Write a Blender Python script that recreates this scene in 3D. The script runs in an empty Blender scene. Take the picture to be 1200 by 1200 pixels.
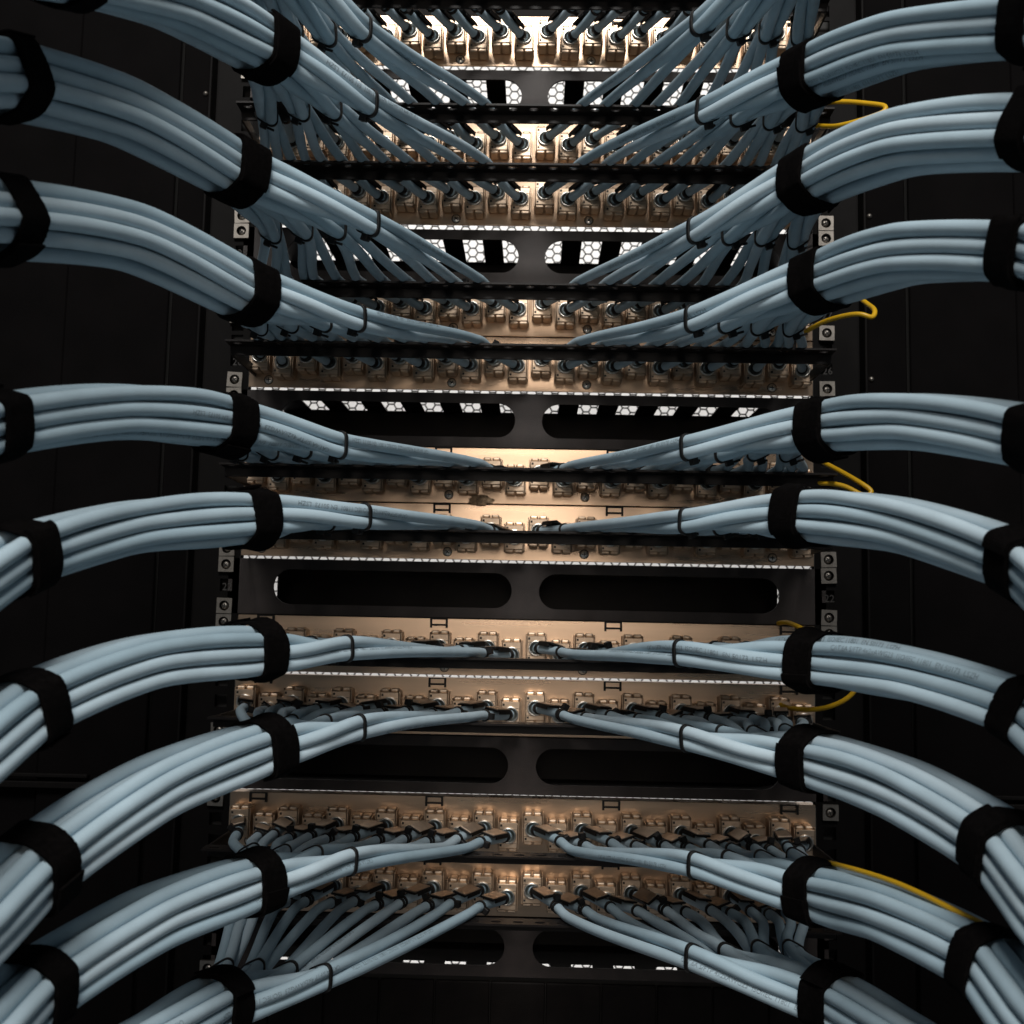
import bpy, bmesh, math, random
import numpy as np
from mathutils import Vector, Matrix

random.seed(7)
rng = np.random.default_rng(7)
SC = bpy.context.scene
COL = SC.collection
MM = 0.001

# ------------------------------------------------------------------ camera
cam_d = bpy.data.cameras.new('camera')
cam_d.sensor_width = 36.0
cam_d.lens = 39.0
cam_d.clip_start = 0.01
cam_d.clip_end = 50.0
cam_d.dof.use_dof = True
cam_d.dof.focus_distance = 0.70
cam_d.dof.aperture_fstop = 18.0
cam = bpy.data.objects.new('camera', cam_d)
COL.objects.link(cam)
cr, cu, cf = (0.99961, 0.01932, 0.02034), (-0.01833, -0.09939, 0.99488), (-0.02124, 0.99486, 0.099)
CAM = (0.0068, -0.8586, -0.3134)
cam.matrix_world = Matrix(((cr[0], cu[0], -cf[0], CAM[0]), (cr[1], cu[1], -cf[1], CAM[1]),
                           (cr[2], cu[2], -cf[2], CAM[2]), (0, 0, 0, 1)))
SC.camera = cam

# ------------------------------------------------------------------ world and lamps
w = bpy.data.worlds.new('World')
SC.world = w
w.use_nodes = True
bg = w.node_tree.nodes['Background']
bg.inputs[0].default_value = (0.85, 0.92, 1.0, 1)
bg.inputs[1].default_value = 0.068

def area(name, loc, target, sx, sy, energy, col):
    d = bpy.data.lights.new(name, 'AREA')
    d.shape = 'RECTANGLE'
    d.size, d.size_y, d.energy, d.color = sx, sy, energy, col
    o = bpy.data.objects.new(name, d)
    COL.objects.link(o)
    o.location = loc
    o.rotation_euler = (Vector(target) - Vector(loc)).to_track_quat('-Z', 'Y').to_euler()
    return o

area('aisle_ceiling_lamp', (0.0, -1.85, 1.5), (0, -0.45, -0.3), 1.1, 0.6, 57.0, (1.0, 0.97, 0.93))
area('room_lamp', (0.0, -2.2, 0.08), (0, 0, 0.0), 0.22, 0.7, 4.6, (1.0, 0.88, 0.77))
# cold aisle behind the perforated front door
area('cold_aisle_lamp_high', (0.0, 0.62, 0.85), (0, 1.25, 0.0), 1.6, 0.3, 10.5, (1.0, 0.97, 0.95))
area('cold_aisle_lamp_low', (0.0, 0.62, -1.35), (0, 1.25, -0.7), 1.6, 0.3, 10.5, (1.0, 0.97, 0.95))

vs = SC.view_settings
vs.view_transform = 'Standard'
vs.look = 'None'
vs.exposure = 0.0
vs.gamma = 1.0
SC.render.engine = 'CYCLES'
SC.cycles.max_bounces = 4
SC.cycles.diffuse_bounces = 3
SC.cycles.glossy_bounces = 3

# ------------------------------------------------------------------ materials
def mat(name, base, rough=0.5, metal=0.0, var=0.0, vscale=60.0, bump=0.0, bscale=400.0, aniso=0.0,
        sheen=0.0, stretch=None, spec=0.5, rvar=0.0):
    m = bpy.data.materials.new(name)
    m.use_nodes = True
    nt = m.node_tree
    b = nt.nodes['Principled BSDF']
    b.inputs['Base Color'].default_value = (*base, 1)
    b.inputs['Roughness'].default_value = rough
    b.inputs['Metallic'].default_value = metal
    b.inputs['Specular IOR Level'].default_value = spec
    if sheen:
        b.inputs['Sheen Weight'].default_value = sheen
    tc = nt.nodes.new('ShaderNodeTexCoord')
    vec = tc.outputs['Object']
    if stretch:
        mp = nt.nodes.new('ShaderNodeMapping')
        mp.inputs['Scale'].default_value = stretch
        nt.links.new(vec, mp.inputs['Vector'])
        vec = mp.outputs['Vector']
    if var or rvar:
        n = nt.nodes.new('ShaderNodeTexNoise')
        n.inputs['Scale'].default_value = vscale
        n.inputs['Detail'].default_value = 5
        nt.links.new(vec, n.inputs['Vector'])
        if var:
            r = nt.nodes.new('ShaderNodeMapRange')
            r.inputs[1].default_value, r.inputs[2].default_value = 0.3, 0.7
            r.inputs[3].default_value, r.inputs[4].default_value = 1 - var, 1 + var
            nt.links.new(n.outputs[0], r.inputs[0])
            mx = nt.nodes.new('ShaderNodeMix')
            mx.data_type = 'RGBA'
            mx.blend_type = 'MULTIPLY'
            mx.inputs[0].default_value = 1
            mx.inputs[6].default_value = (*base, 1)
            nt.links.new(r.outputs[0], mx.inputs[7])
            nt.links.new(mx.outputs[2], b.inputs['Base Color'])
        if rvar:
            r2 = nt.nodes.new('ShaderNodeMapRange')
            r2.inputs[1].default_value, r2.inputs[2].default_value = 0.3, 0.7
            r2.inputs[3].default_value, r2.inputs[4].default_value = rough - rvar, rough + rvar
            nt.links.new(n.outputs[0], r2.inputs[0])
            nt.links.new(r2.outputs[0], b.inputs['Roughness'])
    if bump:
        n2 = nt.nodes.new('ShaderNodeTexNoise')
        n2.inputs['Scale'].default_value = bscale
        n2.inputs['Detail'].default_value = 3
        nt.links.new(vec, n2.inputs['Vector'])
        bp = nt.nodes.new('ShaderNodeBump')
        bp.inputs['Strength'].default_value = bump
        bp.inputs['Distance'].default_value = 0.0005
        nt.links.new(n2.outputs[0], bp.inputs['Height'])
        nt.links.new(bp.outputs[0], b.inputs['Normal'])
    if aniso:
        b.inputs['Anisotropic'].default_value = aniso
        tg = nt.nodes.new('ShaderNodeTangent')
        tg.direction_type = 'RADIAL'
        tg.axis = 'Z'
        nt.links.new(tg.outputs[0], b.inputs['Tangent'])
    return m

M = {}
M['steel'] = mat('brushed_steel', (0.70, 0.51, 0.36), 0.30, 1.0, 0.12, 30, 0.012, 300, 0.35, stretch=(0.25, 1, 2.5), rvar=0.05)
M['zinc'] = mat('jack_die_cast', (0.70, 0.54, 0.40), 0.47, 1.0, 0.15, 120, 0.15, 500)
M['bright'] = mat('nickel_plating', (0.80, 0.76, 0.70), 0.28, 1.0, 0.1, 200)
M['nut'] = mat('zinc_plated_nut', (0.30, 0.275, 0.245), 0.45, 1.0, 0.15, 200, 0.1, 700)
M['dark'] = mat('dark_recess_and_shade', (0.01, 0.009, 0.008), 0.7)
M['powder'] = mat('black_powder_coat', (0.020, 0.0135, 0.012), 0.55, 0, 0.25, 90, 0.5, 1800)
M['bar'] = mat('black_bar_paint', (0.008, 0.0062, 0.0058), 0.45, 0, 0.25, 90, 0.3, 1500, spec=0.25)
M['cabinet'] = mat('cabinet_black', (0.0020, 0.0016, 0.0017), 0.75, 0, 0.3, 25, 0.3, 900, spec=0.05)
M['rail'] = mat('rail_shaded_black_paint', (0.003, 0.0025, 0.0024), 0.6, 0, 0.25, 90, 0.3, 1500, spec=0.1)  # darker than the bar paint, holding the shade at the sides in its colour
M['tile'] = mat('tile_dark', (0.006, 0.0045, 0.004), 0.6, 0, 0.3, 60, 0.3, 900, spec=0.12)
M['duct'] = mat('duct_black_plastic', (0.008, 0.0065, 0.006), 0.6, 0, 0.2, 40, spec=0.3)
M['cable'] = mat('blue_cable_jacket', (0.40, 0.522, 0.595), 0.55, 0, 0.07, 45, 0.12, 900, spec=0.32)
nt = M['cable'].node_tree
oi = nt.nodes.new('ShaderNodeObjectInfo')
hsv = nt.nodes.new('ShaderNodeHueSaturation')
mr = nt.nodes.new('ShaderNodeMapRange')
mr.inputs[3].default_value, mr.inputs[4].default_value = 0.88, 1.10
mr2 = nt.nodes.new('ShaderNodeMapRange')
mr2.inputs[3].default_value, mr2.inputs[4].default_value = 1.12, 0.85
nt.links.new(oi.outputs['Random'], mr.inputs[0])
nt.links.new(oi.outputs['Random'], mr2.inputs[0])
bs = nt.nodes['Principled BSDF']
src = bs.inputs['Base Color'].links[0].from_socket
nt.links.new(src, hsv.inputs['Color'])
nt.links.new(mr.outputs[0], hsv.inputs['Value'])
nt.links.new(mr2.outputs[0], hsv.inputs['Saturation'])
nt.links.new(hsv.outputs[0], bs.inputs['Base Color'])
M['print'] = mat('cable_ink', (0.20, 0.26, 0.30), 0.7, 0, 0.4, 300)
M['velcro'] = mat('black_hook_and_loop', (0.0035, 0.003, 0.003), 0.95, 0, 0.4, 500, 1.0, 2500, spec=0.03)
M['tie'] = mat('black_nylon', (0.007, 0.0065, 0.0065), 0.5, 0, 0.1, 100, spec=0.3)
M['yellow'] = mat('yellow_wire_insulation', (0.66, 0.38, 0.012), 0.36, 0, 0.08, 60)
M['green'] = mat('green_stripe', (0.05, 0.16, 0.02), 0.4)
M['mesh'] = mat('door_mesh_black', (0.012, 0.011, 0.011), 0.5)
M['wall'] = mat('aisle_white_paint', (0.8, 0.79, 0.77), 0.8, 0, 0.05, 3)
M['brown'] = mat('brown_lint', (0.42, 0.30, 0.19), 0.95, 0, 0.5, 500, 1.0, 900)
M['grey'] = mat('grey_ink', (0.045, 0.042, 0.04), 0.7)
M['tan'] = mat('tan_relief_plate', (0.66, 0.52, 0.40), 0.5, 1.0, 0.12, 150, 0.1, 500)

# ------------------------------------------------------------------ mesh helpers (millimetres in, metres out)
class MB:
    def __init__(s):
        s.v, s.f, s.mi, s.sm = [], [], [], []
    def add(s, v, f, mi=0, smooth=False):
        o = len(s.v)
        s.v += [tuple(p) for p in v]
        s.f += [tuple(i + o for i in q) for q in f]
        s.mi += [mi] * len(f)
        s.sm += [smooth] * len(f)
        return s
    def box(s, x0, x1, y0, y1, z0, z1, mi=0, bev=0.0, seg=1):
        if not bev:
            v = [(x, y, z) for z in (z0, z1) for y in (y0, y1) for x in (x0, x1)]
            return s.add(v, [(0, 2, 3, 1), (4, 5, 7, 6), (0, 1, 5, 4), (2, 6, 7, 3), (0, 4, 6, 2), (1, 3, 7, 5)], mi)
        bm = bmesh.new()
        bmesh.ops.create_cube(bm, size=1)
        for p in bm.verts:
            p.co = Vector(((x0 + x1) / 2 + p.co.x * (x1 - x0), (y0 + y1) / 2 + p.co.y * (y1 - y0), (z0 + z1) / 2 + p.co.z * (z1 - z0)))
        bmesh.ops.bevel(bm, geom=bm.edges[:], offset=bev, segments=seg, profile=0.5, affect='EDGES')
        bm.verts.index_update()
        s.add([p.co[:] for p in bm.verts], [[q.index for q in f.verts] for f in bm.faces], mi)
        bm.free()
        return s
    def tube(s, pts, r, n=12, mi=0, cap=True):
        pts = np.asarray(pts, float)
        T = np.gradient(pts, axis=0)
        T /= np.linalg.norm(T, axis=1)[:, None]
        N = frames(T)
        B = np.cross(T, N)
        a = np.linspace(0, 2 * np.pi, n, endpoint=False)
        ring = pts[:, None] + r * (np.cos(a)[None, :, None] * N[:, None] + np.sin(a)[None, :, None] * B[:, None])
        m = len(pts)
        F = [(i * n + j, i * n + (j + 1) % n, (i + 1) * n + (j + 1) % n, (i + 1) * n + j) for i in range(m - 1) for j in range(n)]
        s.add(ring.reshape(-1, 3), F, mi, True)
        if cap:
            o = len(s.v) - m * n
            s.f += [tuple(o + j for j in range(n))[::-1], tuple(o + (m - 1) * n + j for j in range(n))]
            s.mi += [mi, mi]
            s.sm += [False, False]
        return s
    def lathe(s, prof, n=20, mi=0, axis='y', c=(0, 0, 0), smooth=True):
        v = []
        for (r, h) in prof:
            for j in range(n):
                a = 2 * math.pi * j / n
                p = (r * math.cos(a), h, r * math.sin(a)) if axis == 'y' else ((h, r * math.cos(a), r * math.sin(a)) if axis == 'x' else (r * math.cos(a), r * math.sin(a), h))
                v.append((p[0] + c[0], p[1] + c[1], p[2] + c[2]))
        F = [(i * n + j, i * n + (j + 1) % n, (i + 1) * n + (j + 1) % n, (i + 1) * n + j) for i in range(len(prof) - 1) for j in range(n)]
        return s.add(v, F, mi, smooth)
    def band(s, loops, mi=0, closed=True):
        """loops: list of point rings, skinned into a closed loop of loops"""
        n = len(loops[0])
        m = len(loops)
        v = [p for l in loops for p in l]
        F = [(i * n + j, i * n + (j + 1) % n, ((i + 1) % m) * n + (j + 1) % n, ((i + 1) % m) * n + j) for i in range(m if closed else m - 1) for j in range(n)]
        return s.add(v, F, mi, True)
    def cell(s, lo, hi, hole, t0, t1, plane, mi=0, n=32):
        """plate cell lo..hi with a hole polygon (n points, counterclockwise from +a); thickness t0..t1 along the third axis"""
        (a0, b0), (a1, b1) = lo, hi
        cx = sum(p[0] for p in hole) / len(hole)
        cy = sum(p[1] for p in hole) / len(hole)
        out = []
        for (x, y) in hole:
            dx, dy = x - cx, y - cy
            k = 1e9
            if dx > 1e-9: k = min(k, (a1 - cx) / dx)
            if dx < -1e-9: k = min(k, (a0 - cx) / dx)
            if dy > 1e-9: k = min(k, (b1 - cy) / dy)
            if dy < -1e-9: k = min(k, (b0 - cy) / dy)
            out.append([cx + dx * k, cy + dy * k])
        for c in ((a0, b0), (a1, b0), (a0, b1), (a1, b1)):      # snap the nearest point to each corner
            i = min(range(len(out)), key=lambda i: (out[i][0] - c[0]) ** 2 + (out[i][1] - c[1]) ** 2)
            out[i] = [c[0], c[1]]
        def put(p, t):
            return (p[0], t, p[1]) if plane == 'xz' else (p[0], p[1], t)
        m = len(hole)
        v = [put(p, t0) for p in hole] + [put(p, t0) for p in out] + [put(p, t1) for p in hole] + [put(p, t1) for p in out]
        F = []
        for i in range(m):
            j = (i + 1) % m
            F += [(i, j, m + j, m + i), (2 * m + i, 3 * m + i, 3 * m + j, 2 * m + j), (i, 2 * m + i, 2 * m + j, j), (m + i, m + j, 3 * m + j, 3 * m + i)]
        return s.add(v, F, mi)
    def mesh(s, name, mats):
        me = bpy.data.meshes.new(name)
        me.from_pydata([(a * MM, b * MM, c * MM) for a, b, c in s.v], [], s.f)
        for m in mats:
            me.materials.append(M[m])
        me.polygons.foreach_set('material_index', s.mi)
        me.polygons.foreach_set('use_smooth', s.sm)
        me.update()
        bm = bmesh.new()
        bm.from_mesh(me)
        bmesh.ops.recalc_face_normals(bm, faces=bm.faces)
        bm.to_mesh(me)
        bm.free()
        return me

def frames(T):
    N = np.zeros_like(T)
    up = np.array([0, 0, 1.0])
    if abs(T[0] @ up) > 0.9: up = np.array([1.0, 0, 0])
    n0 = up - T[0] * (up @ T[0])
    N[0] = n0 / np.linalg.norm(n0)
    for i in range(1, len(T)):
        v = N[i - 1] - T[i] * (N[i - 1] @ T[i])
        N[i] = v / np.linalg.norm(v)
    return N

def link(name, me, parent=None, loc=(0, 0, 0), rot=None, mtx=None):
    o = bpy.data.objects.new(name, me)
    COL.objects.link(o)
    if parent is not None: o.parent = parent
    if mtx is not None: o.matrix_local = mtx
    else:
        o.location = [c * MM for c in loc]
        if rot: o.rotation_euler = rot
    return o

def tag(o, label, cat, group=None):
    o['label'], o['category'] = label, cat
    if group: o['group'] = group
    return o

def struct(o):
    o['kind'] = 'structure'
    return o

def stadium(cx, cy, hl, hr, n=32):
    """rounded slot: half length hl, half height hr"""
    pts = []
    for i in range(n):
        a = 2 * math.pi * (i + 0.5) / n
        x, y = math.cos(a) * hr, math.sin(a) * hr
        pts.append((cx + x + (hl - hr) * (1 if x > 0 else -1), cy + y))
    return pts

def rect_hole(x0, x1, y0, y1, per=3):
    p = []
    for i in range(per): p.append((x1, y0 + (y1 - y0) * i / per))
    for i in range(per): p.append((x1 + (x0 - x1) * i / per, y1))
    for i in range(per): p.append((x0, y1 + (y0 - y1) * i / per))
    for i in range(per): p.append((x0 + (x1 - x0) * i / per, y0))
    return p

ORD = ['', 'first', 'second', 'third', 'fourth', 'fifth', 'sixth', 'seventh', 'eighth', 'ninth', 'tenth', 'eleventh', 'twelfth']
U = 44.45
PITCH = 18.3
CR = 3.4            # cable radius
SIDE = {-1: 'left', 1: 'right'}

# ------------------------------------------------------------------ the setting
o = link('aisle_wall', MB().box(-2000, 2000, 1300, 1340, -2200, 2000).mesh('aisle_wall', ['wall']))
struct(o)

# cabinet skins left and right of the rails, made of upright plates
for s in (-1, 1):
    xs = [259, 288, 372, 470, 720] if s < 0 else [259, 297, 382, 480, 720]
    cw = bpy.data.objects.new('cabinet_wall', None)
    COL.objects.link(cw)
    struct(cw)
    for i in range(4):
        a, b = xs[i] + 0.9, xs[i + 1] - 0.9
        lo, hi = min(s * a, s * b), max(s * a, s * b)
        y = [2, -1, 3, 0][i]
        link('plate', MB().box(lo, hi, y, y + 3, -1000, 500, bev=0.8).mesh('plate', ['cabinet']), cw)
    lo, hi = min(s * 330, s * 720), max(s * 330, s * 720)
    link('rail', MB().box(lo, hi, -7, -1.6, -446, -441, bev=0.6).box(lo, hi, -7, -1.6, -438, -435, bev=0.6).mesh('rail', ['rail']), cw)
    link('backing', MB().box(min(s * 262, s * 720), max(s * 262, s * 720), 14, 17, -1000, 500).mesh('backing', ['dark']), cw)
    riv = MB().lathe([(0.01, -2.2), (1.2, -1.8), (2.0, -0.8), (2.2, 0)], 10).mesh('rivet', ['nut'])
    for z in ((14, -118) if s > 0 else (110,)):
        link('rivet', riv, cw, (s * 268, 1.9, z))

# perforated front door, lit from the aisle behind it
door = bpy.data.objects.new('perforated_door', None)
COL.objects.link(door)
door.location = (0, 0.35, -0.2)
tag(door, 'black hexagonal mesh door glowing white behind the panels', 'door')
hs, bar_t = 5.75, 0.72
verts, faces = [], []
hexo = [(math.cos(math.pi / 3 * k), math.sin(math.pi / 3 * k)) for k in range(6)]
ri = hs - bar_t / math.cos(math.pi / 6)
for i in range(-40, 41):
    for j in range(-64, 66):
        cx, cz = i * 1.5 * hs, (j + (i % 2) * 0.5) * math.sqrt(3) * hs
        b = len(verts)
        for r, y in ((hs, 0), (ri, 0), (ri, 1.2)):
            verts += [((cx + r * c) * MM, y * MM, (cz + r * s_) * MM) for c, s_ in hexo]
        for k in range(6):
            l = (k + 1) % 6
            faces.append((b + k, b + l, b + 6 + l, b + 6 + k))
            faces.append((b + 6 + k, b + 6 + l, b + 12 + l, b + 12 + k))
me = bpy.data.meshes.new('hex_mesh')
me.from_pydata(verts, [], faces)
me.materials.append(M['mesh'])
hm = link('hex_mesh', me, door)
hm['kind'] = 'stuff'
fr = MB()
fr.box(-420, -344, -8, 8, -700, 720, bev=1).box(344, 420, -8, 8, -700, 720, bev=1)
fr.box(-344, 344, -8, 8, 640, 720).box(-344, 344, -8, 8, -700, -640)
link('door_frame', fr.mesh('door_frame', ['mesh']), door)

# mounting rails with cage nuts
def nut_mesh():
    b = MB()
    b.cell((-5.9, -5.9), (5.9, 5.9), [(3.9 * math.cos(2 * math.pi * (i + .5) / 24), 3.9 * math.sin(2 * math.pi * (i + .5) / 24)) for i in range(24)], -2.6, 0, 'xz')
    b.lathe([(3.9, 0.2), (3.9, 1.5)], 16, 1)
    return b.mesh('cage_nut', ['nut', 'dark'])
def bolt_mesh():
    b = MB()
    b.lathe([(0.01, -1.4), (1.3, -1.6), (2.4, -1.0), (2.9, 0.2), (2.9, 1.5)], 14)
    b.box(-1.8, 1.8, -1.95, -1.2, -0.3, 0.3, 1).box(-0.3, 0.3, -1.94, -1.2, -1.8, 1.8, 1)
    return b.mesh('bolt', ['nut', 'dark'])
NUT, BOLT = nut_mesh(), bolt_mesh()
nut_u = {1: [-3.14, -2.86, -0.14, 0.14, 1.86, 2.86, 3.14, 5.86, 6.14, 6.86, 7.14, 9.14, 10.14, 12.86, 13.14],
         -1: [-3.14, -2.86, -0.14, 0.14, 1.70, 2.86, 3.14, 5.86, 6.14, 6.86, 7.14, 9.0, 10.14, 12.96]}
def text_mesh(txt, size, cuts=(), mat_name='grey'):
    cd = bpy.data.curves.new('lettering', 'FONT')
    cd.body, cd.size, cd.resolution_u = txt, size, 2
    ob = bpy.data.objects.new('lettering', cd)
    COL.objects.link(ob)
    dg = bpy.context.evaluated_depsgraph_get()
    me = bpy.data.meshes.new_from_object(ob.evaluated_get(dg))
    bpy.data.objects.remove(ob)
    if cuts:
        bm = bmesh.new()
        bm.from_mesh(me)
        for c in cuts:
            bmesh.ops.bisect_plane(bm, geom=bm.verts[:] + bm.edges[:] + bm.faces[:], plane_co=(0, c, 0), plane_no=(0, 1, 0))
        bm.to_mesh(me)
        bm.free()
    me.materials.clear()
    me.materials.append(M[mat_name])
    return me
for s in (-1, 1):
    r = bpy.data.objects.new('mounting_rail', None)
    COL.objects.link(r)
    r.location = (s * 0.2405, 0, 0)
    tag(r, 'black upright mounting rail with silver cage nuts, %s of the patch panels' % SIDE[s], 'rack rail', 'rack rails')
    b = MB()
    z = 17 * U
    for k in range(-5, 16):
        for h in (6.35, 22.2, 38.1):
            zc = -k * U - h
            za, zb_ = {6.35: (0, 14.27), 22.2: (14.27, 30.15), 38.1: (30.15, 44.45)}[h]
            b.cell((-18, -k * U - zb_), (18, -k * U - za), rect_hole(-8 * s - 4.7, -8 * s + 4.7, zc - 4.7, zc + 4.7), 0, 2, 'xz')
    link('channel', b.mesh('channel', ['rail']), r)
    link('channel', MB().box(min(s * 18.2, s * 20.2), max(s * 18.2, s * 20.2), -14, 60, -720, 230, bev=0.4).mesh('channel', ['rail']), r)
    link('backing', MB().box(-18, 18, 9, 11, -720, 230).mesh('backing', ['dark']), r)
    for u in nut_u[s]:
        n = link('cage_nut', NUT, r, (-8 * s, -0.3, -u * U), (0, random.uniform(-.05, .05), 0))
        link('bolt', BOLT, n, (random.uniform(-.5, .5), 0, random.uniform(-.5, .5)), (0, random.uniform(0, 3), 0))
    for u, t in ((0.5, '28'), (1.5, '27'), (2.5, '26'), (6.5, '22'), (3.5, '25')):
        link('numeral', text_mesh(t, 0.008), r, (-8 * s - 3, -0.25, -u * U - 4), (math.pi / 2, 0, 0))

# black slotted panels, each with a duct behind it that opens upward and downward in combs
def slot_parts():
    p = MB()
    for s in (-1, 1):
        p.cell((min(0, s * 226), -21.4), (max(0, s * 226), 21.4), stadium(s * 103, 0, 92.5, 13.6), 0, 2, 'xz')
    for s in (-1, 1):
        p.box(min(s * 226, s * 231), max(s * 226, s * 231), 0, 2, -21.4, 21.4)
    combs = []
    for zt, y1 in ((20.5, 80), (-21.5, 35)):
        d = MB()
        for i in range(-6, 6):
            c = (i + 0.5) * 32.6
            d.cell((c - 16.3, 3), (c + 16.3, 84), rect_hole(c - 8.2, c + 8.2, 9, y1), zt, zt + 1, 'xy')
        for s in (-1, 1):
            d.box(min(s * 195.7, s * 212), max(s * 195.7, s * 212), 3, 84, zt, zt + 1)
        combs.append(d.mesh('comb', ['duct']))
    c = MB().box(-212, 212, 84.1, 86, -21.5, 21.5)
    return p.mesh('plate', ['powder']), combs, c.mesh('cover', ['duct'])
PL, DU, CV = slot_parts()
for i, u in enumerate([-3, 0, 3, 6, 9, 12]):
    zc = -(u + 0.5) * U + {-3: -1.0, 0: -1.2, 3: -0.4, 6: -0.3, 9: 0.2, 12: 0}[u]
    e = bpy.data.objects.new('slotted_panel', None)
    COL.objects.link(e)
    e.location = (0, 0, zc * MM)
    tag(e, 'black blanking panel with two long rounded slots, %s from the top' % ORD[i + 1], 'slotted panel', 'slotted panels between the patch panels')
    link('plate', PL, e)
    link('comb', DU[0], e)
    link('comb', DU[1], e)
    link('cover', CV, e)

# dark tiles under the lowest slotted panel
e = bpy.data.objects.new('blanking_or_added_panel', None)
COL.objects.link(e)
e.location = (0, 0, -14.2 * U * MM)
tag(e, 'dark blanking panel of upright tiles below the lowest slotted panel', 'blanking panel')
link('backing', MB().box(-226, 226, 5, 7, -60, 58).mesh('backing', ['dark']), e)
TL = MB().box(-20.4, 20.4, 0, 4, -58, 50, bev=0.8).mesh('tile', ['tile'])
for k in range(11):
    link('tile', TL, e, ((k - 5) * 41.5, 1, 0))

e = bpy.data.objects.new('blanking_or_added_panel', None)  # added plate standing in for an upper patch panel, blocks the door's light
COL.objects.link(e)
e.location = (0, 0, 4.5 * U * MM)
tag(e, 'dark plate added above the first patch panel to block light from behind', 'blanking panel')
link('plate', MB().box(-226, 226, 0.5, 2.5, -23.5, 22, bev=0.4).mesh('plate', ['tile']), e)

# ------------------------------------------------------------------ patch panels
def jack_mesh():
    b = MB()
    b.box(-7.0, 7.0, -15, 0, -9.4, 9.4, 0, 0.5)
    for s in (-1, 1):
        b.box(min(s * 7.25, s * 8.0), max(s * 7.25, s * 8.0), -13.5, 0, -10.2, 10.6, 0, 0.2)
        b.box(min(s * .35, s * 6.7), max(s * .35, s * 6.7), -13.5, -1, 9.0, 12.0, 0, 1.3, 2)
        b.box(min(s * .35, s * 6.9), max(s * .35, s * 6.9), -14.2, -0.5, -11.6, -9.0, 0, 0.7, 1)
    b.box(-6.1, -4.6, -15.12, -14.5, 6.3, 8.0, 1).box(-6.1, -4.6, -15.12, -14.5, -7.9, -6.3, 1)  # raised dark squares and lines paint shade onto the jack face
    b.box(-6.4, -2.2, -15.1, -14.6, 4.3, 4.6, 1).box(2.6, 6.4, -15.1, -14.6, 4.3, 4.6, 1)
    b.box(-6.4, 6.4, -15.1, -14.6, -5.6, -5.35, 1)
    return b.mesh('jack', ['zinc', 'dark'])
def ferrule_mesh():
    b = MB()
    b.lathe([(6.0, -14.9), (6.0, -16.4), (5.6, -16.8), (4.9, -16.8), (4.5, -16.2), (4.5, -15.2), (0.05, -15.2)], 20, 0)
    return b.mesh('ferrule', ['bright', 'dark'])
def bar_mesh():
    b = MB()
    n = 29
    p = 15.0
    for i in range(n):
        c = (i - n // 2) * p
        hole = [(c + (3.7 if abs(math.cos(a)) > 0.01 else 0) * math.cos(a), -80 + 2.4 * math.sin(a)) for a in [2 * math.pi * (k + .5) / 16 for k in range(16)]]
        b.cell((c - p / 2, -86), (c + p / 2, -71.5), hole, -6.4, -5.0, 'xy')
    h = n * p / 2
    b.box(-h, h, -71.4, -70, -13, -5.0, bev=0.35)
    for s in (-1, 1):
        b.box(min(s * (h - 1.6), s * h), max(s * (h - 1.6), s * h), -69.8, -0.5, -13, -5.2, bev=0.3)
    return b.mesh('tie_bar', ['bar'])
def clip_mesh():
    b = MB()
    b.box(-6.8, -5.2, -2.2, 0, -7.2, 0).box(5.2, 6.8, -2.2, 0, -7.2, 0).box(-5.2, 5.2, -1.9, -0.2, -5.6, -4.2).box(-5.2, 5.2, -1.4, -0.2, -0.9, 0)
    return b.mesh('clip', ['tie'])
def screw_mesh():
    b = MB()
    b.lathe([(0.01, -0.8), (2.5, -0.8), (3.0, -0.4), (3.1, 0)], 18, 0)
    b.lathe([(3.1, -0.1), (3.7, -0.1)], 18, 1)
    b.box(-1.7, 1.7, -1.02, -0.5, -0.35, 0.35, 1).box(-0.35, 0.35, -1.01, -0.5, -1.7, 1.7, 1)
    return b.mesh('screw', ['bright', 'dark'])
JACK, FERR, BAR, CLIP, SCREW = jack_mesh(), ferrule_mesh(), bar_mesh(), clip_mesh(), screw_mesh()
def plate_mesh(top, bot, light_stop_top, light_stop_bot):
    b = MB()
    b.box(-222, 222, 0, 1.6, bot, top, 0, 0.3)
    b.box(-222, 222, 1.65, 14, top - 1.4, top - 0.1, 0)
    if light_stop_top: b.box(-222, 222, 2.6, 3.6, top - 3, top + 3.2, 1)  # unseen strips added behind the seams to block the door's light
    if light_stop_bot: b.box(-222, 222, 4.2, 5.0, bot - 4, bot + 3, 1)
    for s in (-1, 1):
        b.box(min(s * 222.2, s * 226.2), max(s * 222.2, s * 226.2), 0.3, 1.9, bot, top, 1)
    return b.mesh('face_plate', ['steel', 'bar'])

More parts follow.
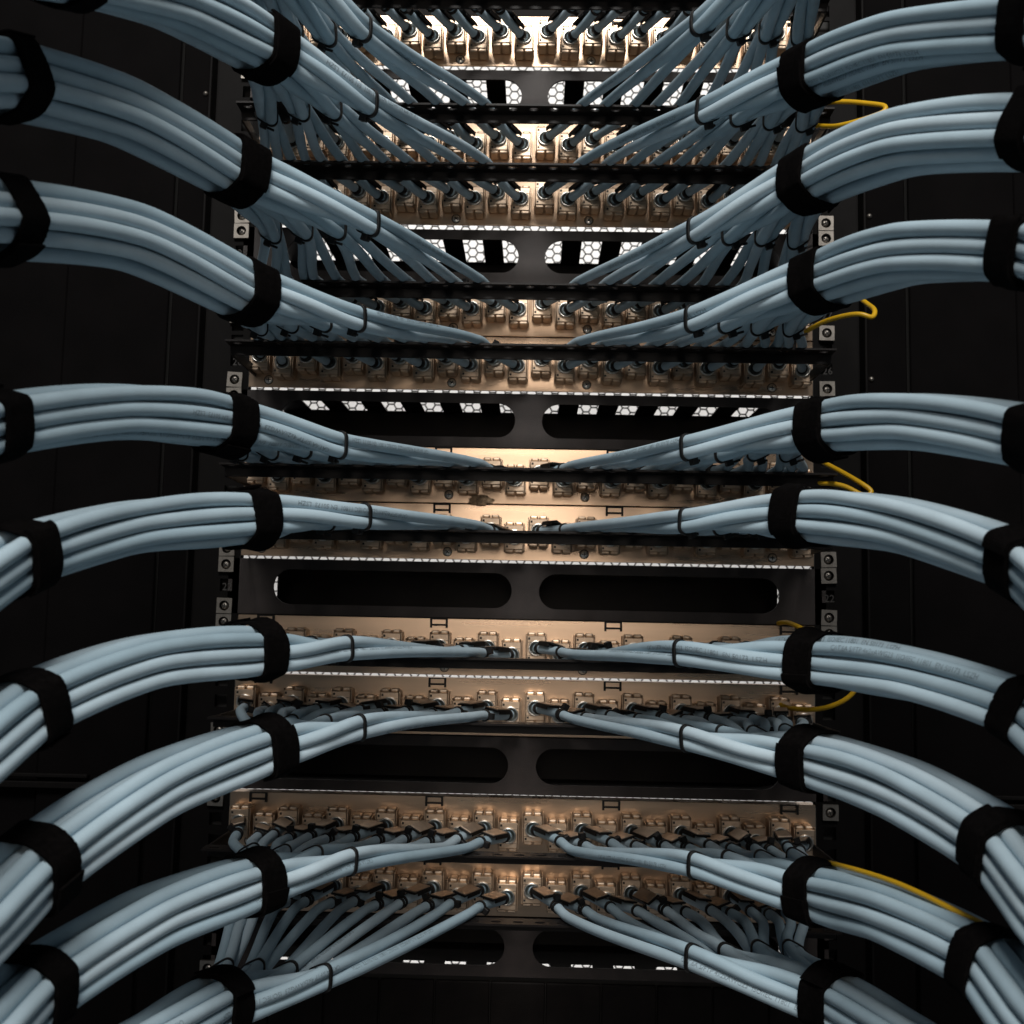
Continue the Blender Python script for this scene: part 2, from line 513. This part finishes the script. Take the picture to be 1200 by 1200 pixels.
rows = [('B0', -3.5), ('A1', -1.5), ('B1', -.5), ('A2', 1.5), ('B2', 2.5), ('A3', 4.5), ('B3', 5.5), ('A4', 7.5), ('B4', 8.5), ('A5', 10.5), ('B5', 11.5)]
ROWZ = {}
def jack_x(k): return (k - 11.5) * PITCH
def jack_z(k): return 0.8 if k % 2 == 0 else -4.2
tight = {'A1': (21.9, -21.7), 'B0': (21.9, -20.6), 'B1': (21.9, -20.4), 'A2': (21.9, -21.7), 'B2': (21.9, -21.2), 'A3': (21.9, -21.7), 'B3': (21.9, -21.2),
         'A4': (21.9, -21.1), 'B4': (21.1, -21.9), 'A5': (20.9, -21.7), 'B5': (21.9, -21.9)}
for i, (rn, u) in enumerate(rows):
    zc = -u * U
    ROWZ[rn] = zc
    e = bpy.data.objects.new('patch_panel', None)
    COL.objects.link(e)
    e.location = (0, 0, zc * MM)
    tag(e, 'brushed steel patch panel with jacks and black tie bar, %s from the top' % ORD[i + 1], 'patch panel', 'patch panels')
    top, bot = tight[rn]
    link('face_plate', plate_mesh(top, bot, rn not in ('B4', 'A5'), rn in ('B4', 'B5')), e)
    link('tie_bar', BAR, e)
    for k in range(24):
        j = link('jack', JACK, e, (jack_x(k), -0.1, jack_z(k)), (random.uniform(-.012, .012), random.uniform(-.015, .015), 0))
        link('ferrule', FERR, j)
    for x in (-206, -61, 45, 190):
        link('screw', SCREW, e, (x, -0.15, -15.4), (0, random.uniform(0, 3), 0))
    for x in (-200, -66, 68, 202):
        link('clip', CLIP, e, (x, -0.1, top))

# ------------------------------------------------------------------ cables
LEFT_WAY = {
  'A1': [(-93, -287, 5), (-119, -251, 22), (-146, -218, 38), (-172, -193, 49), (-140, -337, 23), (-159, -401, 2), (-173, -464, -34), (-178, -504, -59)],
  'B1': [(-89, -283, -35), (-115, -247, -20), (-141, -214, -6), (-167, -188, 3), (-134, -332, -30), (-158, -396, -43), (-176, -461, -69), (-180, -501, -89)],
  'A2': [(-86, -277, -100), (-111, -240, -89), (-137, -207, -78), (-163, -181, -71), (-147, -326, -92), (-178, -392, -93), (-198, -457, -111), (-200, -497, -130)],
  'B2': [(-93, -272, -151), (-119, -235, -142), (-145, -201, -134), (-171, -175, -129), (-140, -320, -152), (-174, -386, -147), (-199, -452, -164), (-201, -492, -178)],
  'A3': [(-102, -265, -220), (-129, -228, -215), (-156, -194, -211), (-182, -167, -208), (-150, -314, -217), (-179, -379, -224), (-203, -444, -243), (-204, -485, -257)],
  'B3': [(-88, -261, -258), (-114, -224, -256), (-140, -189, -253), (-166, -163, -252), (-137, -309, -265), (-172, -374, -275), (-192, -439, -293), (-194, -479, -310)],
  'A4': [(-97, -254, -329), (-123, -216, -331), (-150, -182, -332), (-177, -155, -333), (-133, -302, -330), (-165, -368, -334), (-187, -433, -350), (-187, -474, -362)],
  'B4': [(-89, -250, -372), (-114, -212, -376), (-141, -177, -379), (-166, -150, -382), (-128, -297, -378), (-157, -362, -388), (-182, -427, -410), (-183, -468, -421)],
  'A5': [(-92, -243, -444), (-118, -204, -451), (-144, -169, -458), (-170, -142, -463), (-132, -291, -445), (-160, -356, -447), (-182, -422, -457), (-179, -464, -460)],
  'B5': [(-105, -237, -507), (-131, -198, -518), (-159, -162, -528), (-185, -135, -536), (-148, -285, -506), (-155, -351, -500), (-168, -418, -497), (-167, -460, -495)],
}
RIGHT_WAY = {
  'A1': [(92, -284, 12), (118, -247, 30), (143, -213, 47), (169, -187, 60), (140, -332, 29), (163, -395, 7), (196, -457, -28), (197, -496, -55)],
  'B1': [(96, -279, -35), (121, -242, -19), (147, -208, -5), (173, -181, 6), (143, -325, -37), (166, -388, -54), (197, -451, -82), (199, -491, -103)],
  'A2': [(92, -273, -100), (117, -235, -87), (143, -201, -76), (169, -174, -68), (142, -320, -90), (167, -384, -98), (199, -447, -123), (200, -487, -144)],
  'B2': [(91, -268, -148), (116, -230, -138), (141, -195, -130), (167, -168, -123), (149, -315, -140), (168, -379, -148), (195, -443, -169), (198, -483, -188)],
  'A3': [(90, -261, -217), (115, -223, -212), (140, -188, -206), (166, -161, -202), (153, -308, -213), (175, -372, -221), (202, -436, -240), (202, -476, -255)],
  'B3': [(90, -257, -257), (115, -219, -254), (141, -183, -251), (166, -156, -248), (142, -303, -258), (170, -367, -267), (196, -431, -288), (194, -471, -305)],
  'A4': [(88, -250, -328), (113, -211, -329), (138, -176, -329), (164, -148, -329), (150, -296, -329), (177, -360, -333), (200, -425, -345), (196, -466, -354)],
  'B4': [(93, -246, -374), (118, -207, -377), (143, -171, -380), (169, -143, -381), (148, -291, -378), (172, -356, -383), (189, -420, -396), (187, -461, -407)],
  'A5': [(98, -239, -442), (123, -199, -449), (149, -163, -455), (175, -135, -459), (152, -285, -444), (168, -350, -438), (185, -416, -440), (183, -458, -447)],
  'B5': [(97, -234, -492), (122, -194, -502), (148, -157, -510), (174, -129, -517), (161, -279, -498), (174, -344, -495), (185, -411, -493), (183, -453, -492)],
}
WIRES=[
   [(200, -50, 65), (210, -72, 54), (216, -95, 43), (227, -110, 40), (237, -114, 42), (244, -115, 45), (245, -114, 49), (238, -107, 54), (223, -92, 63), (210, -76, 69), (206, -53, 73)] ,
   [(202, -37, -96), (205, -57, -95), (212, -77, -94), (222, -92, -94), (231, -100, -95), (238, -101, -98), (241, -98, -92), (241, -82, -83), (238, -64, -71), (237, -37, -59)] ,
   [(213, -28, -183), (216, -47, -191), (225, -66, -201), (234, -82, -211), (241, -87, -218), (235, -87, -221), (224, -80, -213), (206, -69, -210), (191, -53, -211), (180, -32, -218), (177, -15, -221)] ,
   [(193, -6, -310), (197, -16, -309), (203, -35, -313), (212, -54, -320), (223, -68, -330), (231, -72, -345)] ,
   [(189, -5, -366), (193, -15, -371), (198, -32, -372), (209, -52, -371), (221, -65, -366), (231, -70, -358), (236, -71, -347)] ,
   [(194, -34, -477), (164, -240, -438), (156, -311, -426), (160, -332, -424), (167, -357, -423), (174, -380, -424), (180, -394, -426), (186, -401, -428), (205, -369, -440), (228, -317, -458)] ,
]

def off(way, dz):
    return [(x, y, z + dz) for x, y, z in way]
LEFT_WAY['B0'] = off(LEFT_WAY['A1'], 62)
RIGHT_WAY['B0'] = off(RIGHT_WAY['A1'], 62)

def hermite(P, n_per):
    """smooth curve through P (centripetal Catmull-Rom)"""
    P = np.asarray(P, float)
    P = np.vstack([2 * P[0] - P[1], P, 2 * P[-1] - P[-2]])
    out = []
    for i in range(1, len(P) - 2):
        p0, p1, p2, p3 = P[i - 1:i + 3]
        t0 = 0
        t1 = t0 + np.linalg.norm(p1 - p0) ** .5
        t2 = t1 + np.linalg.norm(p2 - p1) ** .5
        t3 = t2 + np.linalg.norm(p3 - p2) ** .5
        t = np.linspace(t1, t2, n_per[i - 1], endpoint=False)[:, None]
        A1 = (t1 - t) / (t1 - t0) * p0 + (t - t0) / (t1 - t0) * p1
        A2 = (t2 - t) / (t2 - t1) * p1 + (t - t1) / (t2 - t1) * p2
        A3 = (t3 - t) / (t3 - t2) * p2 + (t - t2) / (t3 - t2) * p3
        B1 = (t2 - t) / (t2 - t0) * A1 + (t - t0) / (t2 - t0) * A2
        B2 = (t3 - t) / (t3 - t1) * A2 + (t - t1) / (t3 - t1) * A3
        out.append((t2 - t) / (t2 - t1) * B1 + (t - t1) / (t2 - t1) * B2)
    return np.vstack(out + [P[-2:-1]])

def unit(v):
    v = np.asarray(v, float)
    return v / np.linalg.norm(v)

def plane_frame(d, s):
    """a: towards the rack centre, b: up, both square to direction d"""
    d = unit(d)
    b = unit(np.array([0, 0, 1.0]) - d * d[2])
    a = np.cross(d, b)
    if a[0] * s > 0: a = -a
    return a, b

D = 2 * CR
# 3-3-3-3 packing, innermost column first; rows given bottom to top
cols = [3, 3, 3, 3]
SLOTS = []
for c, n in enumerate(cols):
    for r in range(n):
        SLOTS.append((c, r, n))
def slot_pos(k, flip, ang):
    c, r, n = SLOTS[k]
    a = (1.5 - c) * D * 0.866
    b = ((n - 1) / 2 - r + (0.25 if c % 2 == 0 else -0.25)) * D * flip
    return a * math.cos(ang) - b * math.sin(ang), a * math.sin(ang) + b * math.cos(ang)

NP = [3, 5, 6, 14, 10, 11, 10, 6, 6, 8]       # samples per span
KNOT = np.cumsum([0] + NP)                    # sample index of each control point
RELIEF = MB().box(-11, 11, -5.4, 5.4, 0, 1.3, 0, 0.3).box(-11, 6, -5.4, -4.6, -2.0, 0.2, 0, 0.2).box(-11, 6, 4.6, 5.4, -2.0, 0.2, 0, 0.2).mesh('strain_relief', ['tie'])
RCOVER = MB().box(-10, 9.6, -4.8, 4.8, 1.2, 1.9, 0, 0.25).mesh('cover', ['tan'])
def wrap_mesh(head):
    b = MB()
    for c in ((0, 4.4) if head else (0,)):
        b.lathe([(3.4, c - 1.2), (4.3, c - 1.1), (4.3, c + 1.1), (3.4, c + 1.2), (3.4, c - 1.2)], 18, 0, 'x', smooth=False)
    if head:
        b.box(-2.4, 2.4, -2.2, 2.2, 4.2, 8.4, 0, 0.4)
    else:
        b.box(-2.2, 2.2, 3.2, 7.2, -2.2, 2.2, 0, 0.4)
    return b.mesh('tie_wrap', ['tie'])
WRAPS = [wrap_mesh(True), wrap_mesh(False)]
COLLAR = MB().lathe([(3.3, -2.2), (4.2, -2.0), (4.2, 1.2), (3.9, 1.6), (3.3, 1.8)], 16, 0, 'x').mesh('collar', ['tie'])
TXT = text_mesh('CAT.6A S/FTP 4x2xAWG23  ISO/IEC 11801  EN 50173  LSZH', 0.0036, (0.0004, 0.0009, 0.0014, 0.0019, 0.0024), 'print')
TXTV = np.array([v.co[:] for v in TXT.vertices])
TXTF = [tuple(p.vertices) for p in TXT.polygons]

def wrap_text(path, start, ang_fn):
    """lay the lettering on the jacket, following the path"""
    seg = np.linalg.norm(np.diff(path, axis=0), axis=1)
    L = np.concatenate([[0], np.cumsum(seg)])
    x = TXTV[:, 0] * 1000 + start
    ok = x.max() < L[-1]
    C = np.stack([np.interp(x, L, path[:, i]) for i in range(3)], 1)
    T = np.gradient(path, axis=0)
    T /= np.linalg.norm(T, axis=1)[:, None]
    Ti = np.stack([np.interp(x, L, T[:, i]) for i in range(3)], 1)
    Ti /= np.linalg.norm(Ti, axis=1)[:, None]
    ref = ang_fn                                   # outward direction of the lettering's middle line
    n = ref - Ti * (Ti @ ref)[:, None]
    n /= np.linalg.norm(n, axis=1)[:, None]
    b = np.cross(n, Ti)
    phi = (TXTV[:, 1] * 1000 - 1.3) / CR
    v = C + (CR + 0.05) * (np.cos(phi)[:, None] * n + np.sin(phi)[:, None] * b)
    return v, ok

def frame_mtx(p, t, up, flip=False):
    t = unit(t)
    z = unit(np.asarray(up, float) - t * (np.asarray(up, float) @ t))
    y = np.cross(z, t)
    return Matrix(((t[0], y[0], z[0], p[0] * MM), (t[1], y[1], z[1], p[1] * MM), (t[2], y[2], z[2], p[2] * MM), (0, 0, 0, 1)))

def hull_loop(paths, c, d, s, wid, n, planes):
    """outlines (support hulls) of all paths around centre c in planes square to d"""
    a, b = plane_frame(d, s)
    d = unit(d)
    sets = []
    for w in planes:
        pts = []
        for P in paths:
            t = (P - c) @ d - w
            best = None
            for i in np.nonzero(t[:-1] * t[1:] <= 0)[0]:
                f = t[i] / (t[i] - t[i + 1] + 1e-12)
                q = P[i] + f * (P[i + 1] - P[i])
                e = np.linalg.norm(q - c)
                if best is None or e < best[0]: best = (e, q)
            if best is not None and best[0] < 60:
                q = best[1] - c
                pts.append((q @ a, q @ b))
        sets.append(np.array(pts))
    mid = np.vstack(sets).mean(0)
    th = np.linspace(0, 2 * np.pi, n, endpoint=False)
    ds = np.linspace(0, 2 * np.pi, 180, endpoint=False)
    nx = np.stack([np.cos(ds), np.sin(ds)], 1)
    res = []
    for pts in sets:
        sup = ((pts - mid) @ nx.T).max(0) + CR * 1.01
        cs = np.cos(th[:, None] - ds[None])
        res.append(np.where(cs > 0.08, sup[None] / np.maximum(cs, 0.08), 1e9).min(1))
    return res, th, mid, a, b

def make_band(name, paths, c, d, s, wid, thick, material, wob=0.0, tab=0):
    h = wid / 2
    res, th, mid, a, b = hull_loop(paths, c, d, s, wid, 96 if tab else 44, (-h, 0, h))
    if tab:
        for q in range(3):
            r = np.maximum(res[q], 0.80 * res[q].max())
            for _ in range(6): r = np.maximum(r, (np.roll(r, 1) + np.roll(r, -1)) / 2)
            res[q] = r
    d = unit(d)
    n = len(th)
    origin = c + mid[0] * a + mid[1] * b
    def rad(w):
        return np.array([np.interp(w, (-h, 0, h), (res[0][i], res[1][i], res[2][i])) for i in range(n)])
    def loop(extra, w):
        r = rad(w)
        ww = w + (rng.normal(0, wob, n) if wob else 0) * np.ones(n)
        rr = r + extra + (rng.normal(0, wob * .5, n) if wob else 0)
        return [tuple(rr[i] * (np.cos(th[i]) * a + np.sin(th[i]) * b) + ww[i] * d) for i in range(n)]
    m = MB()
    m.band([loop(0.05, -h), loop(thick * .8, -h), loop(thick, -h * .86), loop(thick, -h * .3), loop(thick, h * .3), loop(thick, h * .86), loop(thick * .8, h), loop(0.05, h)])
    o = link(name, m.mesh(name, [material]), None, origin)
    r = res[1]
    if tab:                                         # overlapping end of the strap
        idx = [(tab + k) % n for k in range(28)]
        m = MB()
        rows_ = []
        ra, rb = rad(-h * .93), rad(h * .93)
        for q, i in enumerate(idx):
            e = thick + (0.15 if q < 24 else 0.15 + (q - 23) * 0.08)
            dirv = np.cos(th[i]) * a + np.sin(th[i]) * b
            rows_.append([tuple(x * dirv + w * d) for x, w in ((ra[i] + e, -h * .96), (ra[i] + e + 1.1, -h * .93), (rb[i] + e + 1.1, h * .93), (rb[i] + e, h * .96))])
        v = [p for rr in rows_ for p in rr]
        F = [(4 * q + k, 4 * q + (k + 1) % 4, 4 * q + 4 + (k + 1) % 4, 4 * q + 4 + k) for q in range(27) for k in range(4)] + [(0, 1, 2, 3), (111, 110, 109, 108)]
        m.add(v, F)
        link('strap_end', m.mesh('strap_end', [material]), o)
    return o, r, th, a, b, d

cable_no = 0
for ri_, (rn, u) in enumerate(rows):
    zc = ROWZ[rn]
    for s in (-1, 1):
        way = np.array((LEFT_WAY if s < 0 else RIGHT_WAY)[rn], float)
        T, S1, Mi, S2, E = way[:4], way[4], way[5], way[6], way[7]
        flip = 1 if zc > -300 else -1
        dS1 = unit(Mi - T[:2].mean(0))
        dM = unit(S2 - S1)
        dS2 = unit(E - Mi)
        tw = random.uniform(-0.12, 0.12)
        tw2 = tw + random.choice((-1, 1)) * random.uniform(0.1, 0.38)
        dE = unit(E - S2)
        E2 = E + dE * 55 + np.array([s * 8, 0, 0])
        E3 = E2 + dE * 60 + np.array([s * 60, 0, 0])
        E4 = E3 + dE * 30 + np.array([s * 240, 0, 0])
        paths = []
        for k in range(12):                          # k = 0 next to the centre of the panel
            jk = 11 - k if s < 0 else 12 + k
            xj, zj = jack_x(jk), zc + jack_z(jk)
            g = k // 3
            jit = rng.normal(0, 1, 3)
            p0 = np.array([xj, -15.0, zj])
            lf = [1, 1, 1, 1, .95, .9, .8, .65, .4, .1, -.25, -.6][k]
            p1 = np.array([xj + s * 5.5 * lf, -25.0, zj - 0.3])
            zb = zc - 5.0 + CR + 0.3
            p2 = np.array([xj + s * (17.5 * lf + jit[0]), -50.0, 0.4 * zj + 0.6 * zb])
            p3 = np.array([xj + s * (26 * lf + 1.2 * jit[0]), -79.0, zb])
            dT = unit(S1 - np.array([xj, -80, zc]))
            a, b = plane_frame(dT, s)
            q = k % 3
            ta, tb = [(0.29 * D, 0.5 * D), (0.29 * D, -0.5 * D), (-0.58 * D, 0)][q]
            pT = T[g] + a * ta + b * tb * flip
            def at(c, d, ang):
                a, b = plane_frame(d, s)
                x, y = slot_pos(k, flip, ang)
                return c + a * x + b * y
            pS1 = at(S1, dS1, tw)
            pM = at(Mi, dM, (tw + tw2) / 2) + rng.normal(0, .5, 3)
            pS2 = at(S2, dS2, tw2)
            pE = at(E, dS2, tw2)
            pts = [p0, p1, p2, p3, pT, pS1, pM, pS2, pE, at(E2, dS2, tw2), at(E3, dS2, tw2), at(E4, dS2, tw2)]
            paths.append(hermite(pts, NP + [8]))
        A = np.array(paths)                          # push overlapping cables apart
        n_c, n_p, _ = A.shape
        lo, hi = KNOT[3] + 1, KNOT[8]
        wt = np.ones(hi - lo)
        for kn, wv in ((4, 0.25), (5, 0.0), (6, 0.3), (7, 0.0)):
            for q_ in (-1, 0, 1):
                j_ = KNOT[kn] + q_ - lo
                if 0 <= j_ < hi - lo: wt[j_] = max(wv, 0.35 * abs(q_))
        wt = wt[None, :, None]
        wave = np.cumsum(rng.normal(0, 0.22, (n_c, hi - lo, 3)), 1)
        wave -= wave.mean(1, keepdims=True)
        A[:, lo:hi] += np.clip(wave, -0.9, 0.9) * wt * np.minimum(1, np.arange(hi - lo) / 6)[None, :, None]
        for it in range(5):
            B = A.copy()
            A[:, lo:hi] += wt * (0.3 * (B[:, lo - 1:hi - 1] + B[:, lo + 1:hi + 1]) - 0.6 * B[:, lo:hi])
        own = np.repeat(np.arange(n_c), hi - lo)
        for it in range(14):
            X = A[:, lo:hi].reshape(-1, 3)
            df = X[:, None] - X[None]
            ds_ = np.sqrt((df ** 2).sum(-1)) + 1e-6
            m = (ds_ < D) & (own[:, None] != own[None])
            push = np.where(m, (D - ds_) / ds_ * 0.28, 0)
            A[:, lo:hi] += (push[..., None] * df).sum(1).reshape(n_c, hi - lo, 3) * np.maximum(wt, 0.15)
            B = A.copy()
            A[:, lo:hi] += wt * (0.12 * (B[:, lo - 1:hi - 1] + B[:, lo + 1:hi + 1]) - 0.24 * B[:, lo:hi])
        paths = [hermite(P[::1], [2] * (len(P) - 1))[:-1] for P in A]
        where = '%s half of %s patch panel from top' % (SIDE[s], ORD[ri_ + 1])
        for k, P in enumerate(paths):
            org = P[0].copy()
            mb = MB().tube(P - org, CR, 12)
            c = link('network_cable', mb.mesh('network_cable', ['cable']), None, org)
            tag(c, 'pale blue cable, %s from centre, %s' % (ORD[k + 1], where), 'cable', 'pale blue network cables')
            i2 = 2 * KNOT[2]
            t = P[i2 - 1] - P[2]
            roll = rng.normal(0, .22)
            upv = np.array([s * -0.1 + roll, roll * .5, 1.0])
            mid_ = 0.5 * (P[4] + P[i2 - 1]) - org
            mt = frame_mtx(mid_, t, upv)
            upn = np.array(mt.col[2][:3])
            mt.translation = Vector((mid_ + upn * (CR + 0.25)) * MM)
            rl = link('strain_relief', RELIEF, c, mtx=mt)
            link('cover', RCOVER, rl)
            td = P[i2 + 2] - P[i2]
            link('tie_wrap', WRAPS[0 if random.random() < 0.4 else 1], c, mtx=frame_mtx(P[i2 + 1] - org, td, upv + np.array([rng.normal(0, .4), 0, 0])))
            link('collar', COLLAR, c, mtx=frame_mtx(P[3] - org, P[4] - P[2], (0, 0, 1)))
            if (cable_no * 7 + k * 3) % 5 == 0 or k == 0:
                cd = np.array([CAM[0], CAM[1], CAM[2]]) * 1000 - P[2 * KNOT[5]]
                ref = unit(unit(cd) + rng.normal(0, 0.55, 3))
                v, ok = wrap_text(P - org, 95 + random.uniform(0, 150) + 60 * (k % 3), ref)
                if ok:
                    tm = MB().add(v, TXTF)
                    link('lettering', tm.mesh('lettering', ['print']), c)
            cable_no += 1
        # hook-and-loop straps
        for nm, cc, dd, wd in (('beside the cable ties', S1, dS1, 17), ('at its far end, nearest the camera', S2, dS2, 16)):
            o, *_ = make_band('hook_and_loop_strap', paths, cc, dd, s, wd, 1.7, 'velcro', 0.12, random.randint(1, 90))
            tag(o, 'black strap %s round %s bundle of %s panel from top' % ('close to the ties' if nm.startswith('beside') else 'nearest the camera', SIDE[s], ORD[ri_ + 1]), 'strap', 'black hook and loop straps')
        # thin cable ties round each three cables
        for g in range(4):
            sub = paths[3 * g:3 * g + 3]
            i = 2 * KNOT[4]
            cc = np.mean([p[i] for p in sub], 0)
            dd = np.mean([p[i + 2] - p[i - 2] for p in sub], 0)
            o, r, th, a, b, d = make_band('cable_tie', sub, cc, dd, s, 2.5, 1.0, 'tie')
            tag(o, 'thin black cable tie, %s from centre, %s' % (ORD[g + 1], where), 'cable tie', 'thin black cable ties')
            ha = -1.9 * 1 if flip > 0 else -2.3
            hp = unit(np.cos(ha) * a + np.sin(ha) * b)
            rr = np.interp(ha % (2 * np.pi), np.append(th, 2 * np.pi), np.append(r, r[0]))
            h = MB().box(-1.9, 1.9, -2.2, 2.2, -0.4, 3.4, 0, 0.4).box(-0.6, 0.6, -7 if g % 2 else -4, -2.4, 1.2, 2.6, 0, 0.2)
            link('head', h.mesh('head', ['tie']), o, mtx=frame_mtx(hp * (rr + .6), d, hp))

# ------------------------------------------------------------------ yellow earth wires, lint
wl = ['looping out beside the second panel from the top', 'looping beside the lower end of the fourth panel', 'looping across the rail between the two middle bundles',
      'slipping behind the right strap of the eighth panel', 'curving down behind the bundles below the eighth panel', 'running along the top of the tenth panel bundle']
for i, wpts in enumerate(WIRES):
    P = hermite(np.array(wpts, float), [6] * (len(wpts) - 1))
    for _ in range(6): P[1:-1] = 0.5 * P[1:-1] + 0.25 * (P[:-2] + P[2:])
    org = P[0].copy()
    b = MB().tube(P - org, 1.75 if i < 5 else 1.2, 12)
    o = link('earth_wire', b.mesh('earth_wire', ['yellow', 'green']), None, org)
    for f_i, poly in enumerate(o.data.polygons):
        if f_i % 12 in (7, 8) and len(poly.vertices) == 4: poly.material_index = 1
    tag(o, 'thin yellow and green wire %s' % wl[i], 'wire', 'yellow earth wires')

bm = bmesh.new()
bmesh.ops.create_icosphere(bm, subdivisions=4, radius=1)
for v in bm.verts:
    n = v.co.copy()
    k = 1 + 0.25 * math.sin(7 * n.x + 3 * n.z) * math.cos(5 * n.z) + random.uniform(-.12, .12)
    v.co = Vector((n.x * 9 * k, n.y * 1.4 * k, n.z * 4 * k)) * MM
me = bpy.data.meshes.new('lint_tuft')
bm.to_mesh(me)
bm.free()
me.materials.append(M['brown'])
o = link('lint_tuft', me, None, (-36, -4, -219.5))
tag(o, 'brown tuft of lint stuck between the two middle patch panels', 'lint')
